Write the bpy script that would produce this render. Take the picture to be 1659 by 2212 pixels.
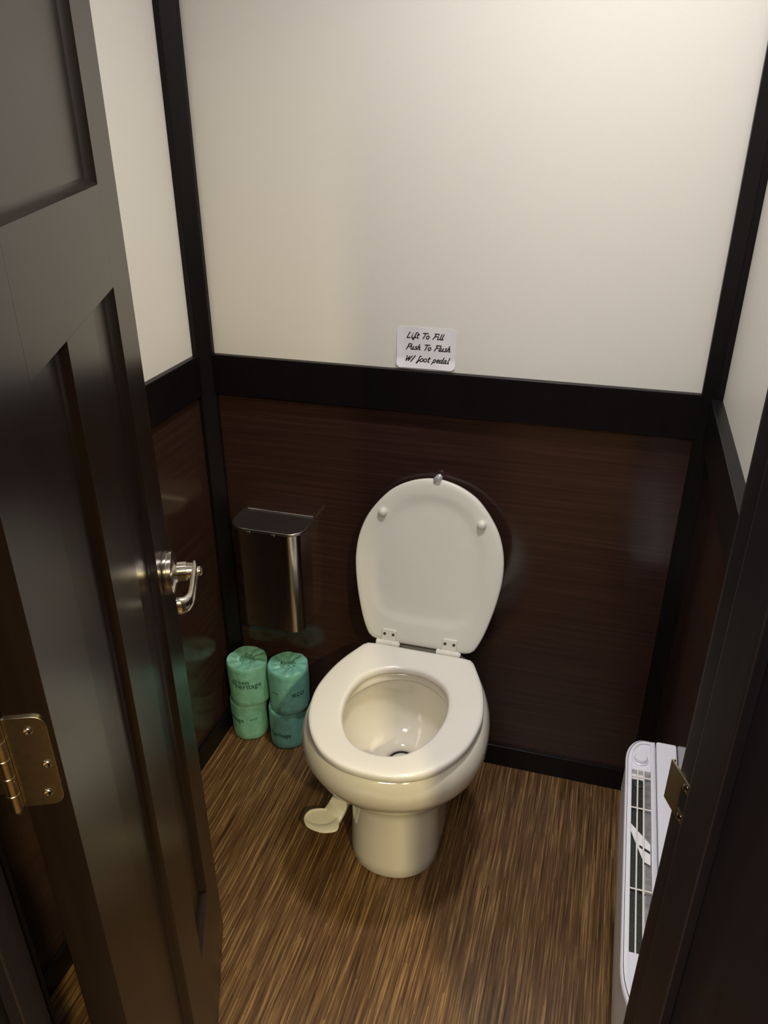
import bpy, bmesh, math, random
from mathutils import Vector, Matrix, noise
random.seed(7)
C = bpy.context.scene.collection
for o in list(bpy.data.objects):
    bpy.data.objects.remove(o)
PI = math.pi

# ---------------------------------------------------------------- camera
CAM = Vector((0.86110, -1.51007, 1.46771))
FPX, YAW, PITCH, ROLL = 1703.2, 0.28593, 0.47110, -0.00221
cy, sy, cp, sp = math.cos(YAW), math.sin(YAW), math.cos(PITCH), math.sin(PITCH)
r0 = Vector((cy, sy, 0)); fw = Vector((-sy*cp, cy*cp, -sp)); u0 = r0.cross(fw)
rr = r0*math.cos(ROLL) + u0*math.sin(ROLL); uu = -r0*math.sin(ROLL) + u0*math.cos(ROLL)
cam = bpy.data.objects.new('camera', bpy.data.cameras.new('camera')); C.objects.link(cam)
cam.matrix_world = Matrix(((rr.x, uu.x, -fw.x, CAM.x), (rr.y, uu.y, -fw.y, CAM.y), (rr.z, uu.z, -fw.z, CAM.z), (0, 0, 0, 1)))
cam.data.sensor_fit = 'HORIZONTAL'; cam.data.sensor_width = 36.0
cam.data.lens = FPX/1659*36.0; cam.data.clip_start = 0.02
bpy.context.scene.camera = cam

# ---------------------------------------------------------------- world, exposure
w = bpy.data.worlds.new('world'); bpy.context.scene.world = w; w.use_nodes = True
w.node_tree.nodes['Background'].inputs[0].default_value = (0.9, 0.93, 1.0, 1)
w.node_tree.nodes['Background'].inputs[1].default_value = 0.05
vs = bpy.context.scene.view_settings
vs.view_transform = 'Standard'; vs.look = 'None'; vs.gamma = 1; vs.use_curve_mapping = False
vs.exposure = 0.0

def area(name, loc, power, size, color, spread=180, size_y=None):
    l = bpy.data.lights.new(name, 'AREA'); l.shape = 'DISK'; l.size = size; l.energy = power; l.color = color
    o = bpy.data.objects.new(name, l); C.objects.link(o); o.location = loc
    l.spread = math.radians(spread)
    if size_y: l.shape = 'RECTANGLE'; l.size_y = size_y
    return o
CEIL = 2.45
ROOM_LIGHT = (0.80, -0.45); HALL_LIGHT = (1.90, -2.47); FILL_POS = (0.75, -2.35)
area('room_lamp_light', (ROOM_LIGHT[0], ROOM_LIGHT[1], CEIL-0.045), 7.9, 0.16, (1.0, 0.96, 0.95), 120)
area('hall_lamp_light', (HALL_LIGHT[0], HALL_LIGHT[1], CEIL-0.045), 68.0, 0.10, (1.0, 0.83, 0.38), 150)
area('hall_fill_light', (FILL_POS[0], FILL_POS[1], CEIL-0.045), 36.0, 1.1, (1.0, 0.955, 0.88), 180, 0.5)  # added soft fill behind the camera, brightens surfaces facing the doorway

# ---------------------------------------------------------------- dimensions
W = 1.06565; H = 1.0; TB = 0.012
N = Vector((0.49719, -1.14725, 0)); ANG = 0.417761
dv = Vector((-math.sin(ANG), math.cos(ANG), 0)); nv = Vector((math.cos(ANG), math.sin(ANG), 0))
def F(wv, d, z=0.0):
    return N + nv*wv + dv*d + Vector((0, 0, z))
FM = Matrix(((nv.x, dv.x, 0, N.x), (nv.y, dv.y, 0, N.y), (0, 0, 1, 0), (0, 0, 0, 1)))   # (w, d, z) -> world

# ---------------------------------------------------------------- materials
def mat(name, rgb, rough=0.5, metal=0.0, coat=0.0, spec=0.5, build=None):
    m = bpy.data.materials.new(name); m.use_nodes = True
    nt = m.node_tree; b = nt.nodes['Principled BSDF']
    b.inputs['Base Color'].default_value = (*rgb, 1); b.inputs['Roughness'].default_value = rough
    b.inputs['Metallic'].default_value = metal; b.inputs['Coat Weight'].default_value = coat
    b.inputs['Specular IOR Level'].default_value = spec
    if build: build(nt, b)
    return m
def nd(nt, t, **kw):
    n = nt.nodes.new(t)
    for k, v in kw.items():
        if k in n.inputs.keys(): n.inputs[k].default_value = v
        else: setattr(n, k, v)
    return n
def coords(nt, scale, rot=(0, 0, 0), kind='Object'):
    tc = nd(nt, 'ShaderNodeTexCoord'); mp = nd(nt, 'ShaderNodeMapping')
    mp.inputs['Scale'].default_value = scale; mp.inputs['Rotation'].default_value = rot
    nt.links.new(tc.outputs[kind], mp.inputs['Vector']); return mp
def ramp(nt, stops, src):
    r = nd(nt, 'ShaderNodeValToRGB'); e = r.color_ramp.elements
    e[0].position, e[0].color = stops[0][0], (*stops[0][1], 1)
    e[1].position, e[1].color = stops[-1][0], (*stops[-1][1], 1)
    for p, c in stops[1:-1]:
        x = e.new(p); x.color = (*c, 1)
    nt.links.new(src, r.inputs['Fac']); return r
def add_bump(nt, b, src, strength, dist):
    bp = nd(nt, 'ShaderNodeBump'); bp.inputs['Strength'].default_value = strength; bp.inputs['Distance'].default_value = dist
    nt.links.new(src, bp.inputs['Height']); nt.links.new(bp.outputs['Normal'], b.inputs['Normal'])
def grain(scale, stops, det=6, bump=0.0, bd=0.0005, rot=(0, 0, 0), rough_var=None):
    def f(nt, b):
        mp = coords(nt, scale, rot); n = nd(nt, 'ShaderNodeTexNoise'); n.inputs['Scale'].default_value = 1.0
        n.inputs['Detail'].default_value = det; n.inputs['Roughness'].default_value = 0.6
        nt.links.new(mp.outputs[0], n.inputs['Vector'])
        r = ramp(nt, stops, n.outputs['Fac']); nt.links.new(r.outputs['Color'], b.inputs['Base Color'])
        if bump: add_bump(nt, b, n.outputs['Fac'], bump, bd)
    return f

M = {}
M['wall_white'] = mat('white_wall_panel', (0.74, 0.72, 0.67), 0.42, spec=0.35,
    build=grain((260, 260, 260), [(0.3, (0.785, 0.762, 0.708)), (0.7, (0.800, 0.777, 0.722))], 2, 0.02, 0.0002))
M['wainscot_x'] = mat('dark_laminate_grain_along_x', (0.03, 0.015, 0.01), 0.16, spec=0.5,
    build=grain((3.0, 3.0, 160), [(0.32, (0.026, 0.0125, 0.0100)), (0.52, (0.036, 0.0175, 0.0135)), (0.72, (0.052, 0.026, 0.0195))], 8, 0.03, 0.0002))
M['hall_panel'] = mat('dark_hall_panelling', (0.03, 0.02, 0.016), 0.5,
    build=grain((3, 3, 60), [(0.3, (0.024, 0.015, 0.012)), (0.7, (0.04, 0.026, 0.02))], 5))
M['trim'] = mat('black_brown_trim', (0.011, 0.008, 0.009), 0.36, spec=0.22,
    build=grain((40, 40, 4), [(0.3, (0.0045, 0.0035, 0.0045)), (0.7, (0.0065, 0.005, 0.006))], 5, 0.03, 0.0003))
M['door'] = mat('dark_stained_door', (0.02, 0.012, 0.009), 0.27,
    build=grain((70, 70, 3.5), [(0.3, (0.006, 0.0032, 0.0026)), (0.5, (0.009, 0.005, 0.0036)), (0.75, (0.013, 0.0072, 0.005))], 6, 0.03, 0.0003))
M['jamb'] = mat('dark_stained_frame', (0.02, 0.012, 0.009), 0.45,
    build=grain((90, 90, 4), [(0.3, (0.007, 0.005, 0.0078)), (0.7, (0.014, 0.0095, 0.0125))], 7, 0.10, 0.0004))
def floor_build(nt, b):
    L = nt.links
    tc = nd(nt, 'ShaderNodeTexCoord')
    def nz(scale, det, rough=0.5, off=0):
        mp = nd(nt, 'ShaderNodeMapping'); mp.inputs['Scale'].default_value = scale; mp.inputs['Location'].default_value = (off, off, 0)
        L.new(tc.outputs['Object'], mp.inputs['Vector'])
        n = nd(nt, 'ShaderNodeTexNoise'); n.inputs['Scale'].default_value = 1; n.inputs['Detail'].default_value = det
        n.inputs['Roughness'].default_value = rough; L.new(mp.outputs[0], n.inputs['Vector']); return n.outputs['Fac']
    # thin strips that run along y, each one cut in pieces of its own tone
    mp = nd(nt, 'ShaderNodeMapping'); mp.inputs['Scale'].default_value = (330, 1, 1); L.new(tc.outputs['Object'], mp.inputs['Vector'])
    sx = nd(nt, 'ShaderNodeSeparateXYZ'); L.new(mp.outputs[0], sx.inputs[0])
    fl = nd(nt, 'ShaderNodeMath', operation='FLOOR'); L.new(sx.outputs[0], fl.inputs[0])
    wn = nd(nt, 'ShaderNodeTexWhiteNoise', noise_dimensions='1D'); L.new(fl.outputs[0], wn.inputs['W'])
    m1 = nd(nt, 'ShaderNodeMath', operation='MULTIPLY_ADD'); L.new(sx.outputs[1], m1.inputs[0]); m1.inputs[1].default_value = 4.5; 
    m2 = nd(nt, 'ShaderNodeMath', operation='MULTIPLY'); L.new(wn.outputs['Value'], m2.inputs[0]); m2.inputs[1].default_value = 31.0
    L.new(m2.outputs[0], m1.inputs[2])
    f2 = nd(nt, 'ShaderNodeMath', operation='FLOOR'); L.new(m1.outputs[0], f2.inputs[0])
    cb = nd(nt, 'ShaderNodeCombineXYZ'); L.new(fl.outputs[0], cb.inputs[0]); L.new(f2.outputs[0], cb.inputs[1])
    w2 = nd(nt, 'ShaderNodeTexWhiteNoise', noise_dimensions='2D'); L.new(cb.outputs[0], w2.inputs['Vector'])
    fine = nz((430, 9, 1), 7, 0.62); soft = nz((150, 4.0, 1), 5, 0.6, 4.0); big = nz((14, 2.0, 1), 3, 0.5, 9.0)
    def mul(a, k):
        m = nd(nt, 'ShaderNodeMath', operation='MULTIPLY'); L.new(a, m.inputs[0]); m.inputs[1].default_value = k; return m.outputs[0]
    def add(a, c):
        m = nd(nt, 'ShaderNodeMath', operation='ADD'); L.new(a, m.inputs[0]); L.new(c, m.inputs[1]); return m.outputs[0]
    tot = add(add(mul(w2.outputs['Value'], 0.13), mul(fine, 0.80)), add(mul(soft, 0.44), mul(big, 0.10)))
    r = ramp(nt, [(0.50, (0.014, 0.0058, 0.0022)), (0.64, (0.062, 0.029, 0.0098)), (0.76, (0.116, 0.060, 0.0215)), (0.90, (0.28, 0.168, 0.070))], tot)
    L.new(r.outputs['Color'], b.inputs['Base Color']); add_bump(nt, b, tot, 0.10, 0.0006)
M['floor'] = mat('striped_brown_vinyl', (0.1, 0.06, 0.03), 0.36, spec=0.4, build=floor_build)
M['china'] = mat('bone_china', (0.70, 0.655, 0.56), 0.09, coat=0.5,
    build=grain((9, 9, 9), [(0.3, (0.69, 0.645, 0.55)), (0.7, (0.71, 0.665, 0.57))], 2))
M['seat'] = mat('bone_enamel', (0.73, 0.70, 0.64), 0.22, coat=0.3,
    build=grain((9, 9, 9), [(0.3, (0.72, 0.69, 0.63)), (0.7, (0.74, 0.71, 0.65))], 2))
M['lid'] = mat('bone_enamel_satin', (0.70, 0.68, 0.61), 0.36,
    build=grain((9, 9, 9), [(0.3, (0.69, 0.67, 0.60)), (0.7, (0.71, 0.69, 0.62))], 2))
M['plastic'] = mat('bone_plastic', (0.72, 0.69, 0.62), 0.3,
    build=grain((200, 200, 200), [(0.3, (0.71, 0.68, 0.61)), (0.7, (0.73, 0.70, 0.63))], 2))
M['pedal'] = mat('cream_plastic', (0.68, 0.64, 0.52), 0.4,
    build=grain((90, 90, 90), [(0.3, (0.64, 0.60, 0.48)), (0.7, (0.70, 0.66, 0.54))], 3))
M['screw_hole'] = mat('brown_screw_recess', (0.06, 0.035, 0.02), 0.5, build=grain((300,)*3, [(0.3, (0.05, 0.03, 0.018)), (0.7, (0.07, 0.04, 0.024))]))
M['steel'] = mat('brushed_steel', (0.55, 0.53, 0.51), 0.21, 1.0,
    build=lambda nt, b: (grain((400, 400, 6), [(0.3, (0.46, 0.44, 0.42)), (0.7, (0.60, 0.58, 0.56))], 5, 0.1, 0.0002)(nt, b)))
M['steel_lid'] = mat('brushed_steel_lid', (0.42, 0.40, 0.39), 0.33, 1.0,
    build=grain((10, 420, 10), [(0.3, (0.34, 0.32, 0.31)), (0.7, (0.44, 0.42, 0.41))], 5, 0.1, 0.0002))
M['nickel'] = mat('satin_nickel', (0.66, 0.61, 0.54), 0.2, 1.0, build=grain((80,)*3, [(0.3, (0.62, 0.57, 0.50)), (0.7, (0.70, 0.65, 0.58))]))
M['brass'] = mat('antique_nickel_plate', (0.42, 0.36, 0.25), 0.3, 1.0, build=grain((150,)*3, [(0.3, (0.38, 0.33, 0.23)), (0.7, (0.46, 0.40, 0.29))]))
M['screw'] = mat('bright_screw', (0.8, 0.76, 0.68), 0.14, 1.0, build=grain((300,)*3, [(0.3, (0.75, 0.71, 0.62)), (0.7, (0.83, 0.79, 0.71))]))
M['chrome'] = mat('chrome', (0.75, 0.75, 0.76), 0.3, 0.6, build=grain((200,)*3, [(0.3, (0.72, 0.72, 0.73)), (0.7, (0.78, 0.78, 0.79))]))
M['heater'] = mat('white_heater_plastic', (0.72, 0.72, 0.79), 0.35, build=grain((250,)*3, [(0.3, (0.70, 0.70, 0.77)), (0.7, (0.73, 0.73, 0.80))], 2))
M['heater_body'] = mat('white_powder_coat', (0.66, 0.64, 0.65), 0.4, build=grain((300,)*3, [(0.3, (0.64, 0.62, 0.63)), (0.7, (0.68, 0.66, 0.67))], 2, 0.05, 0.0002))
M['well'] = mat('grey_metal_well', (0.34, 0.33, 0.35), 0.3, 0.6, build=grain((40, 120, 40), [(0.3, (0.22, 0.21, 0.23)), (0.7, (0.42, 0.41, 0.43))], 4))
M['wire'] = mat('cream_wire', (0.80, 0.77, 0.70), 0.35, build=grain((100,)*3, [(0.3, (0.78, 0.75, 0.68)), (0.7, (0.82, 0.79, 0.72))]))
M['element'] = mat('dark_heating_element', (0.02, 0.026, 0.024), 0.5, 0.4, build=grain((300, 300, 300), [(0.3, (0.012, 0.016, 0.015)), (0.7, (0.035, 0.042, 0.038))], 3, 0.3, 0.001))
M['dark'] = mat('dark_cavity', (0.01, 0.01, 0.01), 0.6, build=grain((60,)*3, [(0.3, (0.008, 0.008, 0.008)), (0.7, (0.013, 0.012, 0.012))]))
M['paper'] = mat('sticker_paper', (0.78, 0.76, 0.80), 0.5, build=grain((14, 14, 14), [(0.35, (0.80, 0.79, 0.87)), (0.55, (0.84, 0.83, 0.89)), (0.7, (0.88, 0.84, 0.84))], 3))
M['ink'] = mat('black_ink', (0.012, 0.009, 0.012), 0.6, build=grain((200,)*3, [(0.3, (0.010, 0.008, 0.010)), (0.7, (0.016, 0.012, 0.014))]))
M['green_ink'] = mat('dark_green_ink', (0.012, 0.05, 0.045), 0.6, build=grain((900,)*3, [(0.35, (0.010, 0.045, 0.04)), (0.7, (0.03, 0.095, 0.08))]))
def wrap_mat(name, c1, c2, c3):
    def f(nt, b):
        mp = coords(nt, (1, 1, 1)); L = nt.links
        a = nd(nt, 'ShaderNodeTexNoise'); a.inputs['Scale'].default_value = 45; a.inputs['Detail'].default_value = 6; L.new(mp.outputs[0], a.inputs['Vector'])
        r = ramp(nt, [(0.3, c1), (0.7, c2)], a.outputs['Fac'])
        v = nd(nt, 'ShaderNodeTexVoronoi'); v.inputs['Scale'].default_value = 420; L.new(mp.outputs[0], v.inputs['Vector'])
        n2 = nd(nt, 'ShaderNodeTexNoise'); n2.inputs['Scale'].default_value = 30; L.new(mp.outputs[0], n2.inputs['Vector'])
        s = nd(nt, 'ShaderNodeMath', operation='MULTIPLY_ADD'); L.new(n2.outputs['Fac'], s.inputs[0]); s.inputs[1].default_value = -0.55; L.new(v.outputs['Distance'], s.inputs[2])
        r2 = ramp(nt, [(-0.0, (1, 1, 1)), (0.035, (0, 0, 0))], s.outputs[0])
        mx = nd(nt, 'ShaderNodeMixRGB'); L.new(r2.outputs['Color'], mx.inputs['Fac']); L.new(r.outputs['Color'], mx.inputs['Color1']); mx.inputs['Color2'].default_value = (*c3, 1)
        L.new(mx.outputs[0], b.inputs['Base Color'])
        n3 = nd(nt, 'ShaderNodeTexNoise'); n3.inputs['Scale'].default_value = 70; n3.inputs['Detail'].default_value = 5; L.new(mp.outputs[0], n3.inputs['Vector'])
        add_bump(nt, b, n3.outputs['Fac'], 0.5, 0.0025)
    return mat(name, c1, 0.42, build=f)
M['wrap'] = wrap_mat('green_tissue_wrap', (0.165, 0.445, 0.325), (0.235, 0.545, 0.42), (0.36, 0.64, 0.53))
M['wrap_teal'] = wrap_mat('teal_tissue_wrap', (0.145, 0.415, 0.34), (0.20, 0.50, 0.42), (0.32, 0.60, 0.53))
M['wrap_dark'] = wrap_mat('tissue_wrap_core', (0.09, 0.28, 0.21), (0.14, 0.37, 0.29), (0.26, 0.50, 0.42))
M['diffuser'] = mat('lamp_diffuser', (0.9, 0.9, 0.88), 0.5, build=lambda nt, b: (b.inputs['Emission Color'].__setattr__('default_value', (1, 0.93, 0.84, 1)), b.inputs['Emission Strength'].__setattr__('default_value', 2.0)))
M['fixture'] = mat('white_fixture_metal', (0.8, 0.8, 0.8), 0.35, build=grain((100,)*3, [(0.3, (0.78, 0.78, 0.78)), (0.7, (0.82, 0.82, 0.82))]))
M['tag'] = mat('white_paper_tag', (0.75, 0.74, 0.74), 0.6, build=grain((100,)*3, [(0.3, (0.70, 0.69, 0.70)), (0.7, (0.78, 0.77, 0.77))]))

# ---------------------------------------------------------------- helpers
def obj(name, bm, m, parent=None, smooth=None, bevel=0.0, seg=2):
    me = bpy.data.meshes.new(name)
    bmesh.ops.recalc_face_normals(bm, faces=bm.faces)
    bm.to_mesh(me); bm.free()
    ms = m if isinstance(m, (list, tuple)) else [m]
    for x in ms: me.materials.append(x)
    o = bpy.data.objects.new(name, me); C.objects.link(o)
    if parent is not None: o.parent = parent
    if smooth is not None:
        me.polygons.foreach_set('use_smooth', [True]*len(me.polygons))
        if smooth < 179: me.set_sharp_from_angle(angle=math.radians(smooth))
    if bevel:
        md = o.modifiers.new('bevel', 'BEVEL'); md.width = bevel; md.segments = seg; md.limit_method = 'ANGLE'; md.angle_limit = math.radians(40)
        md.harden_normals = False
        if smooth is None:
            me.polygons.foreach_set('use_smooth', [True]*len(me.polygons)); me.set_sharp_from_angle(angle=math.radians(35))
    return o
def box(bm, lo, hi, X=None, mi=0):
    vs_ = [bm.verts.new((X @ Vector(p)) if X is not None else p) for p in
           [(a, b, c) for a in (lo[0], hi[0]) for b in (lo[1], hi[1]) for c in (lo[2], hi[2])]]
    for f in ((0, 1, 3, 2), (4, 6, 7, 5), (0, 4, 5, 1), (2, 3, 7, 6), (0, 2, 6, 4), (1, 5, 7, 3)):
        fc = bm.faces.new([vs_[i] for i in f]); fc.material_index = mi
    return bm
def prism(bm, pts, axis_fn):
    """pts: 2D outline; axis_fn(p, k) k=0,1 -> world point of both ends"""
    a = [bm.verts.new(axis_fn(p, 0)) for p in pts]; b = [bm.verts.new(axis_fn(p, 1)) for p in pts]
    n = len(pts)
    for i in range(n):
        bm.faces.new((a[i], a[(i+1) % n], b[(i+1) % n], b[i]))
    bm.faces.new(a[::-1]); bm.faces.new(b)
    return bm
def loft(bm, rings, close_start=True, close_end=True, mi=0, cyclic=False):
    R = [[bm.verts.new(p) for p in ring] for ring in rings]; n = len(R[0])
    m_ = len(R)
    for i in range(m_ if cyclic else m_-1):
        A, B = R[i], R[(i+1) % m_]
        for j in range(n):
            f = bm.faces.new((A[j], A[(j+1) % n], B[(j+1) % n], B[j])); f.material_index = mi
    if not cyclic:
        if close_start: bm.faces.new(R[0][::-1])
        if close_end: bm.faces.new(R[-1])
    return bm
def lathe(bm, prof, X=None, n=48, a0=0.0):
    """prof: (r, h) list, axis = local z; X places it"""
    rings = []
    for r_, h_ in prof:
        ring = [Vector((max(r_, 1e-5)*math.cos(a0+2*PI*k/n), max(r_, 1e-5)*math.sin(a0+2*PI*k/n), h_)) for k in range(n)]
        rings.append([X @ p for p in ring] if X is not None else ring)
    return loft(bm, rings)
def frame_to(origin, zdir, xhint=(0, 0, 1)):
    z = Vector(zdir).normalized(); x = Vector(xhint); x = (x - z*x.dot(z))
    if x.length < 1e-4: x = Vector((1, 0, 0)) - z*z.x
    x.normalize(); y = z.cross(x); o_ = Vector(origin)
    return Matrix(((x.x, y.x, z.x, o_.x), (x.y, y.y, z.y, o_.y), (x.z, y.z, z.z, o_.z), (0, 0, 0, 1)))
def catmull(P, k=8, closed=False):
    P = [Vector(p) for p in P]; n = len(P); out = []
    rng = range(n if closed else n-1)
    for i in rng:
        g = (lambda j: P[j % n]) if closed else (lambda j: P[min(max(j, 0), n-1)])
        p0, p1, p2, p3 = g(i-1), g(i), g(i+1), g(i+2)
        for s in range(k):
            t = s/k
            out.append(0.5*((2*p1) + (p2-p0)*t + (2*p0-5*p1+4*p2-p3)*t*t + (3*p1-p0-3*p2+p3)*t**3))
    if not closed: out.append(P[-1].copy())
    return out
def sweep(bm, path, radii, n=14, up=(0, 0, 1)):
    """radii: list of (a, b) half sizes across the path, interpolated"""
    P = [Vector(p) for p in path]; m_ = len(P); rings = []
    for i, p in enumerate(P):
        t = (P[min(i+1, m_-1)] - P[max(i-1, 0)]).normalized()
        s = i/(m_-1)*(len(radii)-1); k = min(int(s), len(radii)-2); f_ = s-k
        a = radii[k][0]*(1-f_)+radii[k+1][0]*f_; b = radii[k][1]*(1-f_)+radii[k+1][1]*f_
        x = Vector(up).cross(t)
        if x.length < 1e-4: x = Vector((1, 0, 0)).cross(t)
        x.normalize(); y = t.cross(x)
        rings.append([p + x*a*math.cos(2*PI*j/n) + y*b*math.sin(2*PI*j/n) for j in range(n)])
    return loft(bm, rings)
def tag(o, label, cat, group=None):
    o['label'] = label; o['category'] = cat
    if group: o['group'] = group
    return o
def thing(name, label, cat, loc=(0, 0, 0), group=None):
    o = bpy.data.objects.new(name, None); C.objects.link(o); o.location = loc; o.empty_display_size = 0.05
    bpy.context.view_layer.update()
    return tag(o, label, cat, group)
def struct(name, bm, m, label=None, **kw):
    o = obj(name, bm, m, **kw); o['kind'] = 'structure'
    if label: o['label'] = label
    return o

# ================================================================ SETTING
YB, XR = -3.1, 2.35
bm = box(bmesh.new(), (-0.1, YB-0.1, -0.05), (XR+0.1, 0.1, 0.0)); struct('floor', bm, M['floor'], 'floor of thin brown striped planks')
bm = box(bmesh.new(), (-0.1, YB-0.1, CEIL), (XR+0.1, 0.1, CEIL+0.05)); struct('ceiling', bm, M['wall_white'], 'plain off-white ceiling')
WT = 0.003   # wainscot laminate skin
def wall(name, lo, hi, label, skin_lo, skin_hi, m='wall_white'):
    o = struct(name, box(bmesh.new(), lo, hi), M[m], label)
    s = obj('wainscot_panel', box(bmesh.new(), skin_lo, skin_hi), M['wainscot_x'], o); s['label'] = 'glossy dark brown wood-grain lower panel'
    return o
wall('wall_back', (-0.1, 0, 0), (XR, 0.08, CEIL), 'white upper wall behind the toilet with dark lower half', (0, -WT, 0), (W, 0, H-0.03))
wall('wall_left', (-0.08, YB, 0), (0, 0, CEIL), 'left wall, white above and dark brown below', (0, YB, 0), (WT, 0, H-0.03))
wall('wall_right', (W, -0.895, 0), (W+0.08, 0, CEIL), 'right wall, white above and dark brown below', (W-WT, -0.893, 0), (W, 0, H-0.03))
wall('wall_hall_right', (XR, YB, 0), (XR+0.08, 0.0, CEIL), 'dark panelled wall on the right side of the hallway', (XR-WT, YB, 0), (XR, -0.35, H-0.03), 'hall_panel')
wall('wall_hall_rear', (-0.1, YB-0.08, 0), (XR+0.08, YB, CEIL), 'dark panelled wall at the rear of the hallway', (0, YB, 0), (XR, YB+WT, H-0.03), 'hall_panel')
# partition with the doorway (rotated); d from -0.115 to -0.003
DJ0, DJ1 = -0.175, -0.001
WL, WR = -0.060, 0.513          # faces of the two side jambs
bm = bmesh.new()
box(bm, (-0.545, DJ0+0.002, 0), (WL-0.02, DJ1-0.002, CEIL), FM); box(bm, (WR+0.02, DJ0+0.002, 0), (2.05, DJ1-0.002, CEIL), FM)
box(bm, (WL-0.02, DJ0+0.002, 2.07), (WR+0.02, DJ1-0.002, CEIL), FM)
struct('wall_front', bm, M['wall_white'], 'angled partition wall that holds the doorway')
# rails, posts, baseboards
RT = 0.014; RH = 0.088; A = 0.0351; PT = 0.012
def rail(name, lo, hi, label): return struct(name, box(bmesh.new(), lo, hi), M['trim'], label, bevel=0.0012)
rail('trim_1', (A*0.6, -RT, H-RH), (W-A*0.6, 0, H), 'black chair rail along the back wall')
rail('trim_2', (0, -2.0, H-RH), (RT, -A*0.6, H), 'black chair rail along the left wall')
rail('trim_3', (W-0.02, -0.89, H-RH), (W, -A*0.6, H), 'black chair rail along the right wall')
def post(name, sx, x0, label):
    pts = [(0, 0), (0, -A), (PT, -A), (A, -PT), (A, 0)]
    bm = prism(bmesh.new(), pts, lambda p, k: Vector((x0+sx*p[0], p[1], 0.0 if k == 0 else CEIL)))
    return struct(name, bm, M['trim'], label, bevel=0.001)
post('trim_4', 1, 0.0, 'black corner post where left and back walls meet')
post('trim_5', -1, W, 'black corner post where back and right walls meet')
rail('baseboard_back', (0, -TB, 0), (W, 0, 0.062), 'black baseboard under the back wall')
rail('baseboard_left', (0, -2.0, 0), (TB, 0, 0.062), 'black baseboard under the left wall')
rail('baseboard_right', (W-TB, -0.885, 0), (W, 0, 0.062), 'black baseboard under the right wall')

# door frame
def fbox(bm, w0, w1, d0, d1, z0, z1): return box(bm, (w0, d0, z0), (w1, d1, z1), FM)
bm = bmesh.new(); fbox(bm, WR, WR+0.02, DJ0, DJ1, 0, 2.06); fbox(bm, WR-0.012, WR, -0.072, -0.034, 0, 2.04)
fbox(bm, WR+0.006, WR+0.066, DJ0-0.012, DJ0, 0, 2.11); fbox(bm, WR+0.006, WR+0.066, DJ1, DJ1+0.010, 0, 2.11)
jr = struct('trim_6', bm, M['jamb'], 'right side of the dark door frame with its stop', bevel=0.0016)
bm = bmesh.new(); fbox(bm, WL-0.02, WL, DJ0, DJ1, 0, 2.06); fbox(bm, WL, WL+0.012, -0.072, -0.034, 0, 2.04)
fbox(bm, WL-0.066, WL-0.006, DJ0-0.012, DJ0, 0, 2.11); fbox(bm, WL-0.066, WL-0.006, DJ1, DJ1+0.010, 0, 2.11)
struct('trim_7', bm, M['jamb'], 'left side of the dark door frame beside the hinge', bevel=0.0016)
bm = bmesh.new(); fbox(bm, WL-0.02, WR+0.02, DJ0, DJ1, 2.06, 2.08); fbox(bm, WL, WR, -0.072, -0.034, 2.04, 2.06)
fbox(bm, WL-0.066, WR+0.066, DJ0-0.012, DJ0, 2.066, 2.125)
struct('trim_8', bm, M['jamb'], 'head of the dark door frame', bevel=0.0016)

# strike plate on the right jamb
def plate_outline(u0, u1, v0, v1, r, corners=(1, 1, 1, 1), k=6):
    pts = []
    for ci, (cx_, cy_, a0) in enumerate(((u1-r, v1-r, 0), (u0+r, v1-r, 90), (u0+r, v0+r, 180), (u1-r, v0+r, 270))):
        if corners[ci]:
            for j in range(k+1):
                a = math.radians(a0 + 90*j/k); pts.append((cx_+r*math.cos(a), cy_+r*math.sin(a)))
        else:
            pts.append(((u1, v1), (u0, v1), (u0, v0), (u1, v0))[ci])
    return pts
zs0, zs1 = 0.902, 0.948
bm = bmesh.new()
def P_(w_, d_, z_): return FM @ Vector((w_, d_, z_))
hole = (-0.0225, -0.0105, 0.913, 0.937)
for (a0, a1, b0, b1) in ((-0.0335, hole[0], zs0, zs1), (hole[1], 0.012, zs0, zs1), (hole[0], hole[1], zs0, hole[2]), (hole[0], hole[1], hole[3], zs1)):
    fbox(bm, WR-0.0022, WR-0.0002, a0, a1, b0, b1)
fbox(bm, WR-0.0022, WR+0.0015, 0.0105, 0.0125, zs0, zs1)
bmesh.ops.remove_doubles(bm, verts=bm.verts, dist=1e-5)
sp = obj('strike_plate', bm, M['brass'], jr, bevel=0.0004); sp['label'] = 'brass coloured latch strike plate'
obj('latch_hole', fbox(bmesh.new(), WR-0.0008, WR-0.0001, hole[0], hole[1], hole[2], hole[3]), M['dark'], sp)
for z_ in (0.9075, 0.9425):
    X = frame_to(P_(WR-0.0018, -0.0165, z_), -nv)
    obj('screw', lathe(bmesh.new(), [(0.0001, -0.0005), (0.0036, -0.0005), (0.0036, 0.0006), (0.0022, 0.0014), (0.0008, 0.0006), (0.0001, 0.0003)], X, 16), M['screw'], sp, smooth=50)

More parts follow.
